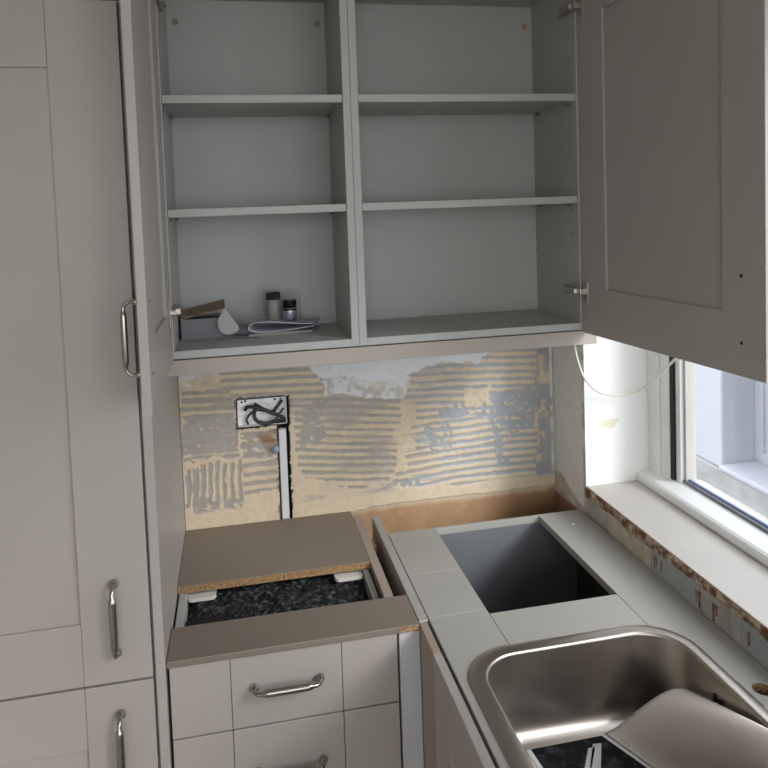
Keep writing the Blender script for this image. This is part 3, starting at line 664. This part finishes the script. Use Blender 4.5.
# ------------------------------------------------------------------ socket box, cables, conduit
sb = thing('socket_box', 'galvanised double socket box set in the bare wall', 'socket box', (-0.235, 0.02, 1.14))
box('back_plate', (-0.299, 0.020, 1.140), (-0.166, 0.022, 1.214), GALV, sb, bev=0)
for a_, b_ in (((-0.300, 0.004, 1.139), (-0.2985, 0.036, 1.215)), ((-0.1665, 0.004, 1.139), (-0.165, 0.036, 1.215)), ((-0.300, 0.004, 1.139), (-0.165, 0.036, 1.1405)), ((-0.300, 0.004, 1.2135), (-0.165, 0.036, 1.215))):
    box('box_side', a_, b_, GALV, sb, bev=0)
for x, z in ((-0.288, 1.205), (-0.278, 1.207), (-0.196, 1.206), (-0.180, 1.208)): disc('knockout', (x, 0.020, z), (0, -1, 0), 0.0032, 0.0006, DARKBIT, sb)
cables = [
 ([(-0.172, 0.012, 1.142), (-0.180, 0.008, 1.158), (-0.21, 0.003, 1.174), (-0.245, 0.003, 1.191), (-0.272, 0.008, 1.193), (-0.279, 0.0135, 1.184)], 0.0052, 'upper grey cable arcing across the socket box'),
 ([(-0.182, 0.012, 1.142), (-0.196, -0.004, 1.152), (-0.222, -0.009, 1.147), (-0.246, -0.010, 1.155), (-0.255, -0.009, 1.172), (-0.248, 0.0, 1.187), (-0.216, 0.012, 1.176)], 0.0052, 'thick dark cable looping low in the socket box'),
 ([(-0.176, 0.014, 1.203), (-0.190, 0.013, 1.186), (-0.205, 0.013, 1.172), (-0.228, 0.014, 1.182), (-0.252, 0.014, 1.200)], 0.0042, 'dark cable rising to the upper right of the socket box'),
 ([(-0.176, 0.012, 1.143), (-0.200, -0.012, 1.150), (-0.19, -0.01, 1.166), (-0.174, 0.004, 1.182)], 0.0028, 'thin cable end pointing to the right side of socket box'),
 ([(-0.272, 0.012, 1.144), (-0.276, 0.004, 1.158), (-0.268, 0.002, 1.172), (-0.25, 0.012, 1.180)], 0.0030, 'thin cable curl at the left end of socket box')]
for pts, r_, lb in cables:
    o = tube('cable', smooth_path(pts, 7), r_, CABLE, None, 10); tag(o, lb, 'cable', 'cables in the socket box')
cnd = box('conduit', (-0.1905, 0.002, 0.84), (-0.1690, 0.020, 1.124), CONDUIT, bev=0.003)
tag(cnd, 'white plastic conduit running down the wall from the socket box', 'conduit')
pg_ = tube('wall_plug', [(-0.200, 0.004, 1.070), (-0.200, -0.006, 1.070), (-0.200, -0.008, 1.070)], [0.0105, 0.0105, 0.008], PLUG, None, 16)
tag(pg_, 'round blue grey fixing beside the top of the white conduit', 'fixing')
wc = tube('white_cable', smooth_path([(0.575, -0.262, 1.372), (0.5785, -0.262, 1.352), (0.588, -0.255, 1.318), (0.612, -0.245, 1.262), (0.650, -0.235, 1.222), (0.700, -0.232, 1.203), (0.745, -0.250, 1.207), (0.775, -0.285, 1.235), (0.792, -0.34, 1.290), (0.796, -0.40, 1.35), (0.79, -0.45, 1.45)], 6), 0.0032, WCABLE, None, 10)
tag(wc, 'loose white cable hanging from the light rail across the window reveal', 'cable')

# ------------------------------------------------------------------ things on the cabinet shelf
SH = ZB+T+0.0003
gb = thing('card_box', 'grey card box with its brown printed lid tilted open', 'box', (-0.372, -0.11, SH))
for a_, b_ in (((-0.427, -0.152, SH), (-0.316, -0.1505, SH+0.052)), ((-0.427, -0.07, SH), (-0.316, -0.0685, SH+0.052)), ((-0.427, -0.1505, SH), (-0.4255, -0.07, SH+0.052)), ((-0.3175, -0.1505, SH), (-0.316, -0.07, SH+0.052))):
    box('wall', a_, b_, CARD, gb, bev=0)
box('bottom', (-0.4255, -0.1505, SH), (-0.3175, -0.07, SH+0.0015), CARD_DARK, gb, bev=0)
box('inner_tray', (-0.424, -0.149, SH+0.0015), (-0.319, -0.0715, SH+0.046), CARD_DARK, gb, bev=0.001)
Ml_ = Matrix.Translation((-0.4275, -0.155, SH+0.0525)) @ Matrix.Rotation(-0.20, 4, 'Y')
ld = box('lid', (0, -0.002, 0), (0.112, 0.09, 0.0022), LID, gb, bev=0.0006, mtx=Ml_ @ Matrix.Rotation(0.13, 4, 'X')); ld['label'] = 'brown printed lid, tilted'
# rounded grey flap hanging from the lid
fpts = [(-0.319, 0.0785), (-0.284, 0.026)]
for k in range(13):
    a = math.radians(-30-125*k/12); fpts.append((-0.309+0.0265*math.cos(a), 0.030+0.0195*math.sin(a)))
fpts += [(-0.337, 0.034), (-0.337, 0.046), (-0.330, 0.060)]
bm = bmesh.new(); vs = [bm.verts.new((x, -0.162-(0.0785-z)*0.12, SH+z)) for x, z in fpts]; f_ = bm.faces.new(vs)
r = bmesh.ops.extrude_face_region(bm, geom=[f_])
for v in r['geom']:
    if isinstance(v, bmesh.types.BMVert): v.co.y += 0.0012
link('flap', fin(bm, 'flap'), mat('pale_grey_flap', (168, 168, 166), 0.6, var=0.02), gb)
# folded paper, open loop towards the viewer
prf = [(-0.097, 0.020), (-0.150, 0.024), (-0.205, 0.031), (-0.245, 0.031), (-0.262, 0.022), (-0.258, 0.012), (-0.235, 0.0065), (-0.19, 0.0065), (-0.14, 0.010), (-0.097, 0.014)]
prf = [(p.x, p.y) for p in smooth_path([(a, b, 0) for a, b in prf], 5)]
def folded(name, material, y0, y1, skew, parent=None, dz=0.0, th=0.0014):
    n_ = len(prf); P = np.zeros((n_, 9, 3))
    for i, (x, z) in enumerate(prf):
        for k in range(9):
            t = k/8; P[i, k] = (x+skew*t-0.012*t*(x < -0.2), y0+(y1-y0)*t, SH+dz+z*(1-0.25*t)+0.004)
    o = grid_mesh(name, P, material, parent); md = o.modifiers.new('thickness', 'SOLIDIFY'); md.thickness = th; md.offset = 0; return o
fp = folded('folded_paper', PAPER, -0.172, -0.050, 0.03)
tag(fp, 'folded lilac white paper with an open loop on the cabinet shelf', 'paper')
n_ = len(prf)
gp = prism('grey_paper', [(-0.262, -0.17), (-0.10, -0.165), (-0.08, -0.05), (-0.235, -0.045)], SH, SH+0.0075, PAPER_GREY, bev=0.001)
tag(gp, 'flat grey paper under the folded lilac paper', 'paper')
fp2 = prism('crumpled_wrapper', [(-0.300, -0.135), (-0.262, -0.150), (-0.266, -0.095), (-0.290, -0.09)], SH, SH+0.022, CARD, bev=0.005)
tag(fp2, 'small crumpled grey wrapper between card box and folded paper', 'wrapper')
stp = box('thin_strip', (-0.339, -0.215, SH), (-0.235, -0.200, SH+0.004), CARD, bev=0.0008, mtx=Matrix.Translation((0, 0, 0)))
tag(stp, 'thin grey strip lying in front of the card box', 'strip')
def lathe(name, prof, c, material, parent=None, seg=24):
    return tube(name, [Vector(c)+Vector((0, 0, z)) for r_, z in prof], [r_ for r_, z in prof], material, parent, seg)
BZ = SH+0.0345
b1 = thing('bottle', 'taller frosted bottle with flat black cap on the folded paper', 'bottle', (-0.194, -0.10, BZ-0.004))
lathe('body', [(0.016, -0.004), (0.0185, -0.002), (0.0185, 0.040), (0.016, 0.046), (0.015, 0.050)], (-0.194, -0.1, BZ), FROST, b1)
lathe('cap', [(0.0185, 0.050), (0.0188, 0.051), (0.0188, 0.066), (0.018, 0.067)], (-0.194, -0.1, BZ), CAP, b1)
b2 = thing('bottle', 'small bottle with silver label and black cap in front', 'bottle', (-0.153, -0.118, BZ-0.004))
lathe('body', [(0.016, -0.004), (0.0175, -0.002), (0.0175, 0.024), (0.0165, 0.028)], (-0.153, -0.118, BZ), SILVER, b2)
lathe('band', [(0.0178, 0.0215), (0.0178, 0.0255)], (-0.153, -0.118, BZ), CAP, b2)
lathe('cap', [(0.0165, 0.028), (0.0178, 0.029), (0.0178, 0.047), (0.017, 0.048)], (-0.153, -0.118, BZ), CAP, b2)
lathe('cap_shine', [(0.0001, 0.0481), (0.012, 0.0482)], (-0.153, -0.118, BZ), SILVER, b2)
bgm = thing('plastic_pouch', 'clear plastic pouch standing around the two small bottles', 'pouch', (-0.172, -0.10, BZ-0.005))
boxes('film', [((-0.219, -0.141, BZ-0.004), (-0.126, -0.1405, BZ+0.072)), ((-0.219, -0.075, BZ-0.004), (-0.126, -0.0745, BZ+0.072)), ((-0.2195, -0.141, BZ-0.004), (-0.219, -0.0745, BZ+0.072)), ((-0.126, -0.141, BZ-0.004), (-0.1255, -0.0745, BZ+0.072))], CLEAR, bgm)
